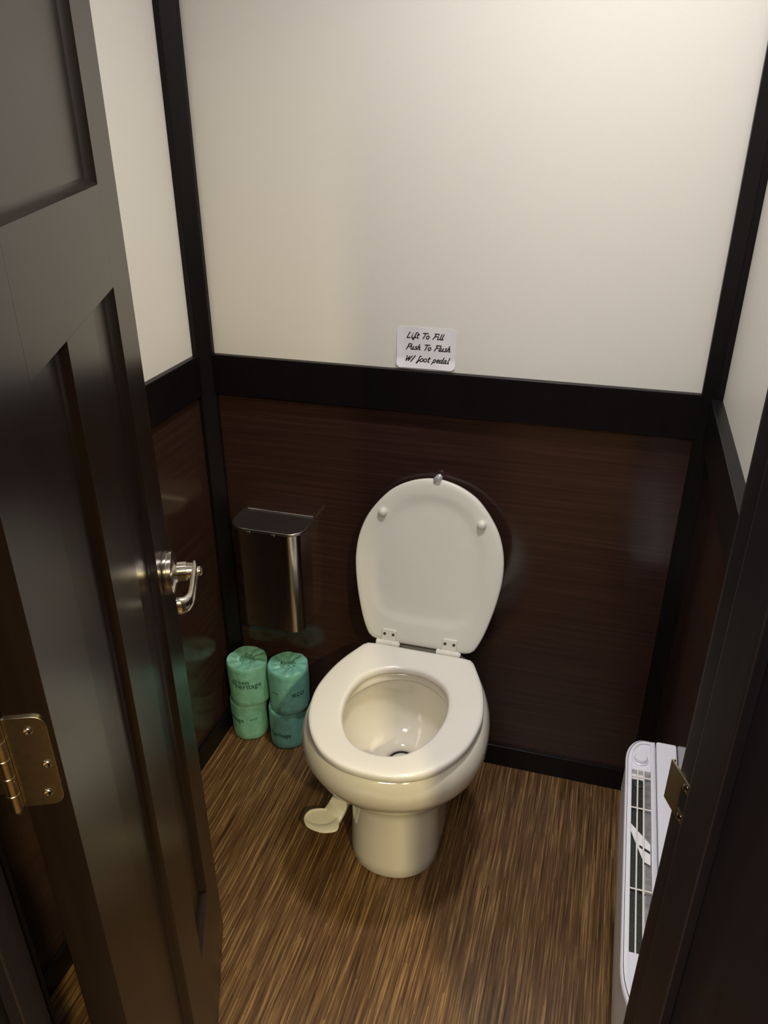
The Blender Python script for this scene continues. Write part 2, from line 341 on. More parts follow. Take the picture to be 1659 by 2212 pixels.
# ---------------------------------------------------------------- door
DW, DT = 0.586, 0.033
Z0, Z1 = 0.012, 2.035
S = 0.114; rails = [(Z0, 0.258), (1.288, 1.397), (Z1-0.11, Z1)]
mull = (0.236, 0.352)
bm = bmesh.new()
REC = 0.0105; SL = 0.0085
fbox(bm, -DT, 0, 0, S, Z0, Z1); fbox(bm, -DT, 0, DW-0.111, DW, Z0, Z1)
for a, b in rails: fbox(bm, -DT, 0, S, DW-0.111, a, b)
fbox(bm, -DT, 0, mull[0], mull[1], rails[0][1], rails[1][0])
def panel(bm, d0, d1, z0, z1):
    fbox(bm, -DT+REC, -REC, d0-0.004, d1+0.004, z0-0.004, z1+0.004)
    for side in (0, 1):
        wf, wb = (0.0, -REC) if side == 0 else (-DT, -DT+REC)
        wf += -0.0004 if side == 0 else 0.0004
        o = [P_(wf, *p) for p in ((d0, z0), (d1, z0), (d1, z1), (d0, z1))]
        i_ = [P_(wb + (0.0 if side == 0 else 0.0), *p) for p in ((d0+SL, z0+SL), (d1-SL, z0+SL), (d1-SL, z1-SL), (d0+SL, z1-SL))]
        mid = [P_(wf*0.35+wb*0.65, *p) for p in ((d0+SL*.4, z0+SL*.4), (d1-SL*.4, z0+SL*.4), (d1-SL*.4, z1-SL*.4), (d0+SL*.4, z1-SL*.4))]
        V0 = [bm.verts.new(p) for p in o]; V1 = [bm.verts.new(p) for p in mid]; V2 = [bm.verts.new(p) for p in i_]
        for A_, B_ in ((V0, V1), (V1, V2)):
            for j in range(4): bm.faces.new((A_[j], A_[(j+1) % 4], B_[(j+1) % 4], B_[j]))
panel(bm, S, mull[0], rails[0][1], rails[1][0]); panel(bm, mull[1], DW-0.111, rails[0][1], rails[1][0])
panel(bm, S, DW-0.111, rails[1][1], rails[2][0])
door = struct('door_1', bm, M['door'], 'open dark stained three-panel door at the left', bevel=0.0002)
# lever handle
hs, hz = 0.525, 0.876
X = frame_to(F(0.0, hs, hz), nv, dv)
hb = obj('door_handle', lathe(bmesh.new(), [(0.0001, 0.0), (0.0315, 0.0), (0.0325, 0.003), (0.0325, 0.006), (0.0295, 0.0068), (0.0295, 0.0078), (0.031, 0.0085), (0.031, 0.0125), (0.0285, 0.0145), (0.018, 0.0165), (0.0145, 0.019), (0.0145, 0.031), (0.0138, 0.0313), (0.0138, 0.0320), (0.0128, 0.0325), (0.0120, 0.042), (0.0001, 0.042)], X, 48), M['nickel'], door, smooth=40)
hb['label'] = 'satin nickel lever handle'
path = [F(0.042, hs+0.008, hz+0.001), F(0.0435, hs-0.004, hz), F(0.0435, hs-0.03, hz), F(0.0435, hs-0.056, hz-0.001), F(0.0420, hs-0.072, hz-0.002), F(0.0370, hs-0.082, hz-0.003), F(0.0300, hs-0.086, hz-0.003), F(0.0255, hs-0.087, hz-0.003)]
obj('lever', sweep(bmesh.new(), catmull(path, 6), [(0.0045, 0.012), (0.0052, 0.0115), (0.0052, 0.0100), (0.0054, 0.0095), (0.0060, 0.0105), (0.0074, 0.0120), (0.0082, 0.0130), (0.0078, 0.0125)], 18), M['nickel'], hb, smooth=50)
obj('lock_button', lathe(bmesh.new(), [(0.0001, 0), (0.0072, 0), (0.0072, 0.0045), (0.005, 0.0062), (0.0001, 0.0066)], frame_to(F(0.0468, hs-0.002, hz), nv, dv), 24), M['nickel'], hb, smooth=50)
# hinge on the door's edge (d=0 face), knuckle at w ~ -0.037
ha0, ha1 = 0.984, 1.072
def hinge_at(z0, z1, label=None):
    out = plate_outline(-0.0345, -0.0035, z0, z1, 0.010, (1, 0, 0, 1))
    bm = prism(bmesh.new(), out, lambda p, k: P_(p[0], -0.0022 if k else 0.0006, p[1]))
    hg = obj('hinge', bm, M['brass'], door, bevel=0.0004)
    if label: hg['label'] = label
    zz = (z0+z1)/2
    for (wv, z_) in ((-0.0175, z1-0.0125), (-0.0098, zz-0.002), (-0.0145, z0+0.013)):
        obj('screw', lathe(bmesh.new(), [(0.0001, -0.0005), (0.0037, -0.0005), (0.0037, 0.0005), (0.0026, 0.0015), (0.0010, 0.0006), (0.0001, 0.0003)], frame_to(P_(wv, -0.0020, z_), -dv), 16), M['screw'], hg, smooth=50)
    prof = []; nk = 5; L_ = (z1-z0)/nk
    prof.append((0.0001, z0-0.004)); prof.append((0.0032, z0-0.003)); prof.append((0.004, z0-0.001))
    for k in range(nk):
        prof += [(0.0047, z0+k*L_+0.0002), (0.0052, z0+k*L_+0.0007), (0.0052, z0+(k+1)*L_-0.0007), (0.0047, z0+(k+1)*L_-0.0002)]
    prof += [(0.004, z1+0.001), (0.0032, z1+0.003), (0.0001, z1+0.004)]
    c_ = P_(-0.0395, -0.004, 0)
    obj('hinge_knuckle', lathe(bmesh.new(), prof, Matrix.Translation(c_), 24), M['brass'], hg, smooth=35)
    bm = bmesh.new(); box(bm, (WL-0.0002, -0.034, z0), (WL+0.0018, -0.003, z1), FM); box(bm, (WL, -0.0045, z0+L_), (-0.0395, -0.0025, z0+2*L_), FM)
    box(bm, (WL, -0.0045, z0+3*L_), (-0.0395, -0.0025, z0+4*L_), FM)
    obj('jamb_leaf', bm, M['brass'], hg)
hinge_at(ha0, ha1, 'antique nickel middle hinge with bright screws')
hinge_at(0.18, 0.268); hinge_at(1.78, 1.868)

# ---------------------------------------------------------------- ceiling lamps (above the frame)
def ceiling_lamp(x, y, label):
    t = thing('ceiling_light', label, 'ceiling light', (x, y, CEIL))
    obj('housing', lathe(bmesh.new(), [(0.0001, 0), (0.11, 0), (0.112, -0.012), (0.108, -0.028), (0.088, -0.030), (0.088, -0.022), (0.0001, -0.022)], None, 48), M['fixture'], t, smooth=40)
    obj('diffuser', lathe(bmesh.new(), [(0.0001, -0.024), (0.086, -0.024), (0.082, -0.032), (0.06, -0.038), (0.0001, -0.040)], None, 48), M['diffuser'], t, smooth=60)
ceiling_lamp(*ROOM_LIGHT, 'round white ceiling light above the toilet')
ceiling_lamp(*HALL_LIGHT, 'round white ceiling light in the hallway before the door')

t = thing('fill_panel', 'added rectangular fill light panel, unseen on the hallway ceiling', 'ceiling light', (FILL_POS[0], FILL_POS[1], CEIL))  # made-up fixture that carries the added fill light
obj('fill_frame', box(bmesh.new(), (-0.58, -0.28, -0.03), (0.58, 0.28, 0.0)), M['fixture'], t, bevel=0.004)
obj('diffuser', box(bmesh.new(), (-0.55, -0.25, -0.036), (0.55, 0.25, -0.031)), M['diffuser'], t)

# ================================================================ TOILET
TX = 0.5365
NSEG = 128
def outline_fn(half, x_c, y_c):
    """half: list of (dx>=0, y) from the back centre to the front centre -> r(theta) about (x_c, y_c)"""
    pts = [(dx, y) for dx, y in half] + [(-dx, y) for dx, y in half[::-1] if dx > 1e-6]
    P = catmull([(a, b, 0) for a, b in pts], 10, True)
    pol = sorted((math.atan2(p.y - y_c, p.x), math.hypot(p.x, p.y - y_c)) for p in P)
    def r(th):
        th = (th + PI) % (2*PI) - PI
        lo = None
        for i in range(len(pol)):
            if pol[i][0] > th: break
        else: i = 0
        a, b = pol[i-1], pol[i]
        a0, b0 = a[0], b[0]
        if b0 <= a0:
            b0 += 2*PI
            if th < a0: th += 2*PI
        f_ = (th-a0)/(b0-a0) if b0 > a0 else 0
        return a[1]*(1-f_)+b[1]*f_
    return r
SC = -0.335
seat_half = [(0, -0.138), (0.06, -0.138), (0.108, -0.139), (0.121, -0.145), (0.131, -0.163), (0.153, -0.215), (0.1665, -0.268), (0.1715, -0.322), (0.164, -0.377), (0.150, -0.417), (0.128, -0.454), (0.098, -0.485), (0.060, -0.505), (0.025, -0.5125), (0, -0.5135)]
hole_half = [(0, -0.207), (0.03, -0.210), (0.062, -0.226), (0.086, -0.252), (0.099, -0.290), (0.1015, -0.335), (0.0925, -0.383), (0.0745, -0.421), (0.053, -0.446), (0.027, -0.4595), (0, -0.4635)]
ro, ri = outline_fn(seat_half, 0, SC), outline_fn(hole_half, 0, SC)
def ring(rf, z, off=0.0, ycs=SC, sc=1.0, ysh=0.0):
    return [Vector((TX + (rf(t)*sc+off)*math.cos(t), ycs + ysh + (rf(t)*sc+off)*math.sin(t), z)) for t in (2*PI*k/NSEG - PI + 1e-4 for k in range(NSEG))]
toilet = thing('toilet', 'bone white pedestal toilet with raised lid against the back wall', 'toilet', (0, 0, 0))
# bowl body: outer skin from floor to rim, over the rim and down the inside
def egg(z, hw, yf, yw, yb, nb=2.0, nf=2.0):
    out = []
    for k in range(NSEG):
        t = 2*PI*k/NSEG - PI + 1e-4; c_, s_ = math.cos(t), math.sin(t)
        n_ = nb if s_ > 0 else nf
        x = hw*math.copysign(abs(c_)**(2/n_), c_); L_ = (yb-yw) if s_ > 0 else (yw-yf)
        out.append(Vector((TX + x, yw + L_*math.copysign(abs(s_)**(2/n_), s_), z)))
    return out
PX = -0.003
def eggq(*a, **k): return [p + Vector((-0.0025, 0, 0)) for p in egg(*a, **k)]
def eggp(*a, **k): return [p + Vector((PX, 0, 0)) for p in egg(*a, **k)]
outer = [eggp(0.0, 0.0965, -0.402, -0.305, -0.100, 3.0, 2.15), eggp(0.004, 0.0985, -0.4045, -0.305, -0.098, 3.0, 2.15), eggp(0.03, 0.098, -0.404, -0.305, -0.098, 3.0, 2.15), eggp(0.10, 0.0965, -0.400, -0.303, -0.098, 3.0, 2.1),
         eggp(0.160, 0.0970, -0.399, -0.300, -0.095, 3.0), eggp(0.192, 0.0985, -0.401, -0.300, -0.092, 3.0), eggp(0.202, 0.103, -0.408, -0.302, -0.088, 2.8), eggp(0.212, 0.113, -0.420, -0.306, -0.082, 2.7),
         eggq(0.226, 0.126, -0.436, -0.310, -0.075, 2.3), eggq(0.246, 0.145, -0.455, -0.315, -0.068, 2.05), eggq(0.270, 0.163, -0.476, -0.318, -0.062, 2.05),
         eggq(0.300, 0.180, -0.500, -0.320, -0.058, 2.05), eggq(0.330, 0.189, -0.516, -0.320, -0.055, 2.05), eggq(0.355, 0.188, -0.519, -0.320, -0.054, 2.05), eggq(0.374, 0.181, -0.514, -0.320, -0.056, 2.05),
         eggq(0.386, 0.171, -0.505, -0.320, -0.060, 2.05), eggq(0.3905, 0.158, -0.493, -0.320, -0.068, 2.05)]
inner = [egg(0.3905, 0.124, -0.482, -0.340, -0.190), egg(0.388, 0.117, -0.475, -0.340, -0.198), egg(0.384, 0.114, -0.472, -0.340, -0.201), egg(0.375, 0.113, -0.471, -0.340, -0.202),
         egg(0.372, 0.119, -0.477, -0.340, -0.196), egg(0.352, 0.123, -0.479, -0.338, -0.191), egg(0.322, 0.117, -0.466, -0.330, -0.188), egg(0.290, 0.101, -0.438, -0.318, -0.190),
         egg(0.262, 0.079, -0.396, -0.302, -0.196), egg(0.241, 0.058, -0.352, -0.287, -0.210), egg(0.227, 0.042, -0.322, -0.279, -0.230), egg(0.221, 0.033, -0.309, -0.276, -0.243), egg(0.205, 0.0315, -0.3075, -0.276, -0.2445), egg(0.165, 0.031, -0.307, -0.276, -0.245)]
bowl = obj('bowl', loft(bmesh.new(), outer + inner), M['china'], toilet, smooth=60)
bowl['label'] = 'bone china bowl and round pedestal'
X = Matrix.Translation((TX, -0.276, 0.2105))
obj('drain_ring', loft(bmesh.new(), [[X @ Vector((r_*math.cos(2*PI*k/48), r_*math.sin(2*PI*k/48), h_)) for k in range(48)] for r_, h_ in ((0.0288, 0.0), (0.0288, 0.0040), (0.0276, 0.0040), (0.0270, 0.0))], cyclic=True), M['dark'], bowl, smooth=40)
obj('drain_flap', lathe(bmesh.new(), [(0.0001, -0.006), (0.0270, -0.006), (0.0270, -0.001), (0.023, 0.0025), (0.0001, 0.005)], X, 48), M['seat'], bowl, smooth=60)
# seat: domed ring
so = [(0.3925, -0.003, 'o'), (0.3932, 0.0, 'o'), (0.397, 0.0018, 'o'), (0.4040, 0.0014, 'o'), (0.4078, 0.0000, 'o'), (0.4096, -0.0028, 'o'), (0.4103, -0.0065, 'o'), (0.4106, -0.014, 'o')]
si = [(0.4105, 0.010, 'i'), (0.4095, 0.005, 'i'), (0.4072, 0.0018, 'i'), (0.4035, 0.0003, 'i'), (0.398, 0.0, 'i'), (0.3935, 0.001, 'i'), (0.3925, 0.004, 'i')]
rings = [ring(ro if k == 'o' else ri, z_, off) for z_, off, k in so + si]
sb = loft(bmesh.new(), rings, cyclic=True)
seat = obj('seat', sb, M['seat'], toilet, smooth=60); seat['label'] = 'lowered bone white seat ring'
# lid, leaning back towards the wall
A0 = Vector((TX, -0.125, 0.42)); E = Vector((0, 0.105, 0.35)).normalized(); NL = Vector((0, -E.z, E.y))   # NL faces the room
LC = 0.18
lid_half = [(0, -0.010), (0.06, -0.010), (0.102, -0.009), (0.113, -0.005), (0.122, 0.004), (0.137, 0.038), (0.152, 0.092), (0.161, 0.140), (0.164, 0.180), (0.160, 0.222), (0.147, 0.263), (0.125, 0.299), (0.094, 0.333), (0.058, 0.354), (0.022, 0.3645), (0, 0.366)]
rl = outline_fn(lid_half, 0, LC)
dish_half = [(0, 0.040), (0.05, 0.040), (0.088, 0.048), (0.112, 0.075), (0.124, 0.120), (0.128, 0.175), (0.122, 0.225), (0.106, 0.268), (0.080, 0.303), (0.045, 0.324), (0, 0.331)]
rd = outline_fn(dish_half, 0, LC)
def lring(rf, off, h, sc=1.0):
    o = []
    for k in range(NSEG):
        t = 2*PI*k/NSEG - PI + 1e-4; r_ = rf(t)*sc+off
        o.append(A0 + Vector((1, 0, 0))*(r_*math.cos(t)) + E*(LC + r_*math.sin(t)) + NL*h)
    return o
lr = [lring(rl, -0.012, -0.0125), lring(rl, -0.004, -0.0120), lring(rl, 0.0, -0.009), lring(rl, 0.0, -0.004), lring(rl, -0.0015, -0.0012), lring(rl, -0.004, 0.0),
      lring(rl, -0.014, 0.0002), lring(rd, 0.004, 0.0), lring(rd, -0.004, -0.0012), lring(rd, -0.014, -0.0038), lring(rd, -0.024, -0.0048), lring(rd, -0.036, -0.0050)]
lid = obj('lid', loft(bmesh.new(), lr), M['lid'], toilet, smooth=60); lid['label'] = 'raised lid, underside facing the door'
for sx in (-1, 1):
    X = frame_to(A0 + Vector((sx*0.109, 0, 0)) + E*0.2815 - NL*0.0003, NL, E)
    obj('bumper', lathe(bmesh.new(), [(0.0001, 0), (0.0098, 0), (0.0098, 0.004), (0.0088, 0.0075), (0.006, 0.0098), (0.0001, 0.0108)], X, 24), M['seat'], lid, smooth=60)
# hinges
for sx in (-1, 1):
    hx = TX + (-0.071 if sx < 0 else 0.066)
    base = Vector((hx, A0.y, A0.z))
    out = plate_outline(-0.0165, 0.0165, -0.010, 0.020, 0.004)
    bm = prism(bmesh.new(), out, lambda p, k: base + Vector((p[0], 0, 0)) + E*p[1] + NL*(0.006 if k else -0.0005))
    hg = obj('seat_hinge', bm, M['plastic'], toilet, bevel=0.0012)
    for q in (-0.0098, 0.0098):
        X = frame_to(base + Vector((q, 0, 0)) + E*0.0095 + NL*0.0056, NL, E)
        s_ = obj('screw_hole', lathe(bmesh.new(), [(0.0001, 0), (0.0034, 0), (0.0034, 0.0007), (0.0001, 0.0005)], X, 16), M['screw_hole'], hg)
        s_['label'] = 'dark brown screw recess'
    prof = [(0.0001, -0.0265), (0.0055, -0.0265)]
    for a, b in ((-0.026, -0.0165), (-0.0165, -0.0085), (-0.0085, 0.0075), (0.0075, 0.016), (0.016, 0.0245)):
        prof += [(0.0060, a+0.0001), (0.0068, a+0.0009), (0.0068, b-0.0009), (0.0060, b-0.0001)]
    prof += [(0.0045, 0.0248), (0.0045, 0.0275), (0.0001, 0.0278)]
    X = frame_to(Vector((hx-0.001, -0.1335, 0.4105)), (1, 0, 0))
    obj('hinge_barrel', lathe(bmesh.new(), prof, X, 24), M['plastic'], hg, smooth=35)
    bm = box(bmesh.new(), (hx-0.020, -0.130, 0.388), (hx+0.020, -0.112, 0.404))
    obj('hinge_foot', bm, M['plastic'], hg, bevel=0.003)
# foot pedal on the left of the pedestal
px, py, pz = 0.372, -0.341, 0.050
po = [(0.3281, -0.3443), (0.3328, -0.3527), (0.3388, -0.3599), (0.3475, -0.3648), (0.3634, -0.3683), (0.3825, -0.3687), (0.4024, -0.3623), (0.4111, -0.3555), (0.4128, -0.3471), (0.4080, -0.3308), (0.4021, -0.3186), (0.3881, -0.3129), (0.3684, -0.3087), (0.3512, -0.3120), (0.3357, -0.3196), (0.3288, -0.3315)]
po = [(p.x, p.y) for p in catmull([(a_, b_, 0) for a_, b_ in po], 5, True)]
pin = [(0.3998, -0.3235), (0.3986, -0.3342), (0.3888, -0.3446), (0.373, -0.352), (0.3553, -0.3544), (0.3404, -0.3512), (0.3322, -0.3432), (0.3331, -0.3324), (0.3429, -0.3218), (0.359, -0.3143), (0.377, -0.3119), (0.3919, -0.3153)]
pin = [(p.x, p.y) for p in catmull([(a_, b_, 0) for a_, b_ in pin], 6, True)]
def polar_fn(P, cx_, cy_):
    q_ = sorted((math.atan2(y-cy_, x-cx_), math.hypot(x-cx_, y-cy_)) for x, y in P)
    q_ = [(q_[-1][0]-2*PI, q_[-1][1])] + q_ + [(q_[0][0]+2*PI, q_[0][1])]
    def r(t):
        for i in range(1, len(q_)):
            if q_[i][0] >= t:
                a_, b_ = q_[i-1], q_[i]; f_ = (t-a_[0])/max(b_[0]-a_[0], 1e-9); return a_[1]*(1-f_)+b_[1]*f_
        return q_[-1][1]
    return r
pcx, pcy = 0.367, -0.3345
fo, fi = polar_fn(po, pcx, pcy), polar_fn(pin, pcx, pcy)
def pring(f_, off, z_, sc_=1.0):
    out = []
    for k in range(80):
        t = -PI + 2*PI*k/80 + 1e-4; r_ = f_(t)*sc_ + off
        out.append(Vector((pcx + r_*math.cos(t), pcy + r_*math.sin(t), z_ + 0.10*(r_*math.sin(t)))))
    return out
pr = [pring(fo, -0.010, 0.0468), pring(fo, -0.003, 0.0472), pring(fo, 0.0, 0.0492), pring(fo, -0.0004, 0.0512), pring(fo, -0.0018, 0.0526), pring(fi, 0.0015, 0.0530), pring(fi, 0.0003, 0.0522), pring(fi, -0.0012, 0.0512)]
pr += [pring(fi, 0, 0.0510, q_) for q_ in (0.85, 0.65, 0.45, 0.25, 0.1)]
pd = obj('foot_pedal', loft(bmesh.new(), pr), M['pedal'], toilet, smooth=50)
pd['label'] = 'cream round foot pedal on a curved arm'
path = catmull([(px+0.014, py+0.020, pz-0.003), (px+0.020, py+0.031, pz+0.005), (px+0.030, py+0.050, pz+0.026), (px+0.050, py+0.085, pz+0.052), (px+0.085, py+0.12, pz+0.066), (px+0.125, py+0.14, pz+0.068)], 6)
rings = []
for i, p in enumerate(path):
    t = (path[min(i+1, len(path)-1)] - path[max(i-1, 0)]).normalized(); s = i/(len(path)-1)
    x = Vector((0.93, -0.36, 0)); x = (x - t*x.dot(t)).normalized(); y = t.cross(x)
    if y.z < 0: y = -y
    hw_ = 0.008*(1-s)**1.2 + 0.0175; th = 0.0042 + 0.004*s
    rings.append([p + x*a*hw_ + y*b*th for a, b in ((-1, -.7), (-.9, -1), (0, -1), (.9, -1), (1, -.7), (1, .7), (.92, 1), (0, 1.02), (-.92, 1), (-1, .7))])
obj('pedal_arm', loft(bmesh.new(), rings), M['pedal'], pd, smooth=40)

# chrome knob on the wall above the lid
kn = obj('wall_bumper', lathe(bmesh.new(), [(0.0001, 0), (0.0075, 0), (0.0075, 0.004), (0.0045, 0.006), (0.0045, 0.010), (0.0085, 0.012), (0.0095, 0.017), (0.0075, 0.0215), (0.0001, 0.023)],
         frame_to((0.5415, -WT, 0.7685), (0, -1, 0)), 32), M['chrome'], None, smooth=50)
tag(kn, 'tiny grey metal bumper on the back wall just above the raised toilet lid', 'bumper')

# ================================================================ WALL BIN
bin_ = thing('wall_bin', 'brushed steel sanitary bin mounted on the wall above the toilet rolls', 'bin', (0, 0, 0))
def rr_out(x0, x1, yb, yf, rl_, rr_, k=10):
    pts = [(x1, yb), ]
    for j in range(k+1):
        a = math.radians(0 - 90*j/k); pts.append((x1-rr_+rr_*math.cos(a), yf+rr_+rr_*math.sin(a)))
    for j in range(k+1):
        a = math.radians(-90 - 90*j/k); pts.append((x0+rl_+rl_*math.cos(a), yf+rl_+rl_*math.sin(a)))
    pts.append((x0, yb)); return pts
o_ = rr_out(0.090, 0.2385, -WT, -0.086, 0.012, 0.031)
obj('body', prism(bmesh.new(), o_, lambda p, k: Vector((p[0], p[1], 0.356 if k == 0 else 0.624))), M['steel'], bin_, smooth=35)
o_ = rr_out(0.0725, 0.2535, -WT-0.001, -0.101, 0.046, 0.038)
obj('lid', prism(bmesh.new(), o_, lambda p, k: Vector((p[0], p[1], 0.6245 if k == 0 else 0.6315))), M['steel_lid'], bin_, bevel=0.0012, smooth=35)
obj('lid_hinge', sweep(bmesh.new(), [(0.085, -0.0055, 0.632), (0.249, -0.0055, 0.632)], [(0.0022, 0.0022), (0.0022, 0.0022)], 12), M['steel'], bin_, smooth=60)
for q in (0.128, 0.188):
    obj('lid_tab', box(bmesh.new(), (q-0.005, -0.1022, 0.6205), (q+0.005, -0.0995, 0.6265)), M['steel_lid'], bin_, bevel=0.0008)

# ================================================================ TOILET ROLLS
ROLL_RAD = {}
def roll_body(seed, r, h, sides=72):
    rnd = random.Random(seed); ph = [rnd.uniform(0, 6.28) for _ in range(8)]
    def rad(t, z):
        t = t % (2*PI); s_ = noise.noise(Vector((math.cos(t)*1.8+seed*3.1, math.sin(t)*1.8, z*14)))*0.0022
        fl_ = (math.cos(5*t+ph[0])+math.cos(3*t+ph[1]))*0.0006
        e = noise.noise(Vector((math.cos(t)*5+seed, math.sin(t)*5, z*40)))*0.0011
        return r + s_ + fl_ + e
    ROLL_RAD[seed] = rad
    rings = []
    zs = [0.0, 0.002, 0.006, 0.02, 0.04, 0.06, 0.08, h-0.012, h-0.004, h-0.0008]
    for i, z_ in enumerate(zs):
        rg = []
        for k in range(sides):
            t = 2*PI*k/sides
            ins = (-0.006, -0.0025, -0.0006, 0, 0, 0, 0, 0, -0.0006, -0.0022)[i]
            zz = z_ + (noise.noise(Vector((math.cos(t)*2.2, math.sin(t)*2.2, seed*7.7)))*0.0022 if 0 < i < 3 or i > 6 else 0)
            rr_ = rad(t, z_)+ins; rg.append(Vector((rr_*math.cos(t), rr_*math.sin(t), zz)))
        rings.append(rg)
    for rr_, dz in ((0.86, 0.0), (0.72, -0.0006), (0.58, -0.0012), (0.46, -0.002), (0.38, -0.004)):
        rg = []
        for k in range(sides):
            t = 2*PI*k/sides
            pleat = (math.sin(9*t+ph[2]+rr_*3)*0.0016 + math.sin(14*t+ph[3])*0.0006 + noise.noise(Vector((math.cos(t)*4, math.sin(t)*4, seed+rr_*4)))*0.0026)*(1.3-rr_)*1.5
            rg.append(Vector((r*rr_*math.cos(t), r*rr_*math.sin(t), h - 0.001 + dz + pleat)))
        rings.append(rg)
    return loft(bmesh.new(), rings, True, False)
def core_bm(seed, r, h, sides=40):
    rings = []; rnd = random.Random(seed+50)
    for i, (f_, dz) in enumerate(((0.45, -0.0105), (0.40, -0.0052), (0.36, -0.0050), (0.30, -0.006), (0.22, -0.0065), (0.14, -0.004), (0.06, -0.006))):
        rg = []
        for k in range(sides):
            t = 2*PI*k/sides; j_ = (rnd.uniform(-1, 1)*0.4 + noise.noise(Vector((math.cos(t)*3.5, math.sin(t)*3.5, seed+i*1.7)))*1.4)*(0.0030 if i > 0 else 0.0006)
            rg.append(Vector((r*f_*math.cos(t+j_*20), r*f_*math.sin(t+j_*20), h+dz+j_)))
        rings.append(rg)
    return loft(bmesh.new(), rings, False, True)
def text_mesh(txt, size, shear=0.0, bold=0.0):
    cu = bpy.data.curves.new('t', 'FONT'); cu.body = txt; cu.size = size; cu.shear = shear; cu.offset = bold; cu.align_x = 'CENTER'; cu.resolution_u = 3
    o = bpy.data.objects.new('t', cu); C.objects.link(o); bpy.context.view_layer.update()
    me = bpy.data.meshes.new_from_object(o); bpy.data.objects.remove(o); bpy.data.curves.remove(cu); return me
def wrap_text(txt, size, r, ang, z, parent, bold=0.0, seed=0):
    me = text_mesh(txt, size, 0, bold); bm = bmesh.new(); bm.from_mesh(me); bpy.data.meshes.remove(me)
    for v in bm.verts:
        t = ang + v.co.x/r; q_ = ROLL_RAD[seed](t, z+v.co.y) + 0.0007
        v.co = Vector((q_*math.cos(t), q_*math.sin(t), z+v.co.y))
    o = obj('printed_text', bm, M['green_ink'], parent); return o
def roll(x, y, z, r, h, seed, m, label, texts, rot=0.0, lean=(0, 0)):
    t = thing('toilet_roll', label, 'toilet roll', (x, y, z), 'wrapped toilet rolls')
    t.rotation_euler = (lean[0], lean[1], rot)
    b = obj('paper_wrapper', roll_body(seed, r, h), m, t, smooth=50)
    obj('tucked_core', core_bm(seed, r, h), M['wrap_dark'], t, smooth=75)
    for (txt, sz, ang, zt, bo) in texts: wrap_text(txt, sz, r, ang, zt, b, bo, seed)
    bpy.context.view_layer.update()
D = math.radians
roll(0.0665, -0.0630, 0.0, 0.0470, 0.115, 3, M['wrap'], 'light green wrapped toilet roll on the floor, left, under another roll',
     [('heritage', 0.017, D(-117), 0.062, 0.0002), ('eco', 0.013, D(-52), 0.067, 0.0)])
roll(0.1760, -0.0640, 0.0, 0.0490, 0.115, 5, M['wrap_teal'], 'darker teal wrapped toilet roll on the floor beside the toilet bowl, under another roll',
     [('heritage', 0.017, D(-93), 0.042, 0.0002)])
roll(0.0745, -0.0645, 0.1160, 0.0515, 0.120, 8, M['wrap'], 'green wrapped toilet roll stacked on the left, lettering on its front',
     [('green', 0.0200, D(-88), 0.076, 0.0), ('heritage', 0.0215, D(-66), 0.062, 0.0001)])
roll(0.1850, -0.0640, 0.1160, 0.0510, 0.126, 13, M['wrap_teal'], 'wrapped toilet roll stacked on the right, nearest the toilet seat',
     [('eco', 0.0240, D(-40), 0.058, 0.0), ('eco', 0.012, D(-110), 0.062, 0.0)])

# ================================================================ STICKER
sx0, sx1, sz0, sz1 = 0.4455, 0.5655, 1.0035, 1.0865
out = plate_outline(sx0, sx1, sz0, sz1, 0.010)
bm = bmesh.new(); nx, nz = 30, 20
def paper_y(x, z):
    u, v = (x-sx0)/(sx1-sx0), (z-sz0)/(sz1-sz0)
    lift = 0.004*max(0, 0.22-v)/0.22*(0.6+0.4*abs(2*u-1)) + 0.0025*max(0, 0.12-u)/0.12*(1-v)
    return -0.0006 - lift - 0.0002*math.sin(u*9+v*4)
def rrect(u, v, r=0.0095):
    x = sx0+u*(sx1-sx0); z = sz0+v*(sz1-sz0)
    cx_ = min(max(x, sx0+r), sx1-r); cz_ = min(max(z, sz0+r), sz1-r); dx, dz = x-cx_, z-cz_
    L_ = math.hypot(dx, dz)
    if L_ > r: x, z = cx_+dx*r/L_, cz_+dz*r/L_
    return x, z
grid = {}
for k in (0, 1):
    for i in range(nx+1):
        for j in range(nz+1):
            x, z = rrect(i/nx, j/nz); grid[(k, i, j)] = bm.verts.new((x, paper_y(x, z) - (0.0003 if k else 0), z))
for k in (0, 1):
    for i in range(nx):
        for j in range(nz):
            q = [grid[(k, i, j)], grid[(k, i+1, j)], grid[(k, i+1, j+1)], grid[(k, i, j+1)]]
            bm.faces.new(q)
edge = [(i, 0) for i in range(nx)] + [(nx, j) for j in range(nz)] + [(i, nz) for i in range(nx, 0, -1)] + [(0, j) for j in range(nz, 0, -1)]
for a, b in zip(edge, edge[1:]+edge[:1]):
    try: bm.faces.new((grid[(0, *a)], grid[(0, *b)], grid[(1, *b)], grid[(1, *a)]))
    except ValueError: pass
sign = obj('instruction_sticker', bm, M['paper'], None, smooth=60)
tag(sign, 'white sticker with black script flush instructions on the back wall', 'sticker')
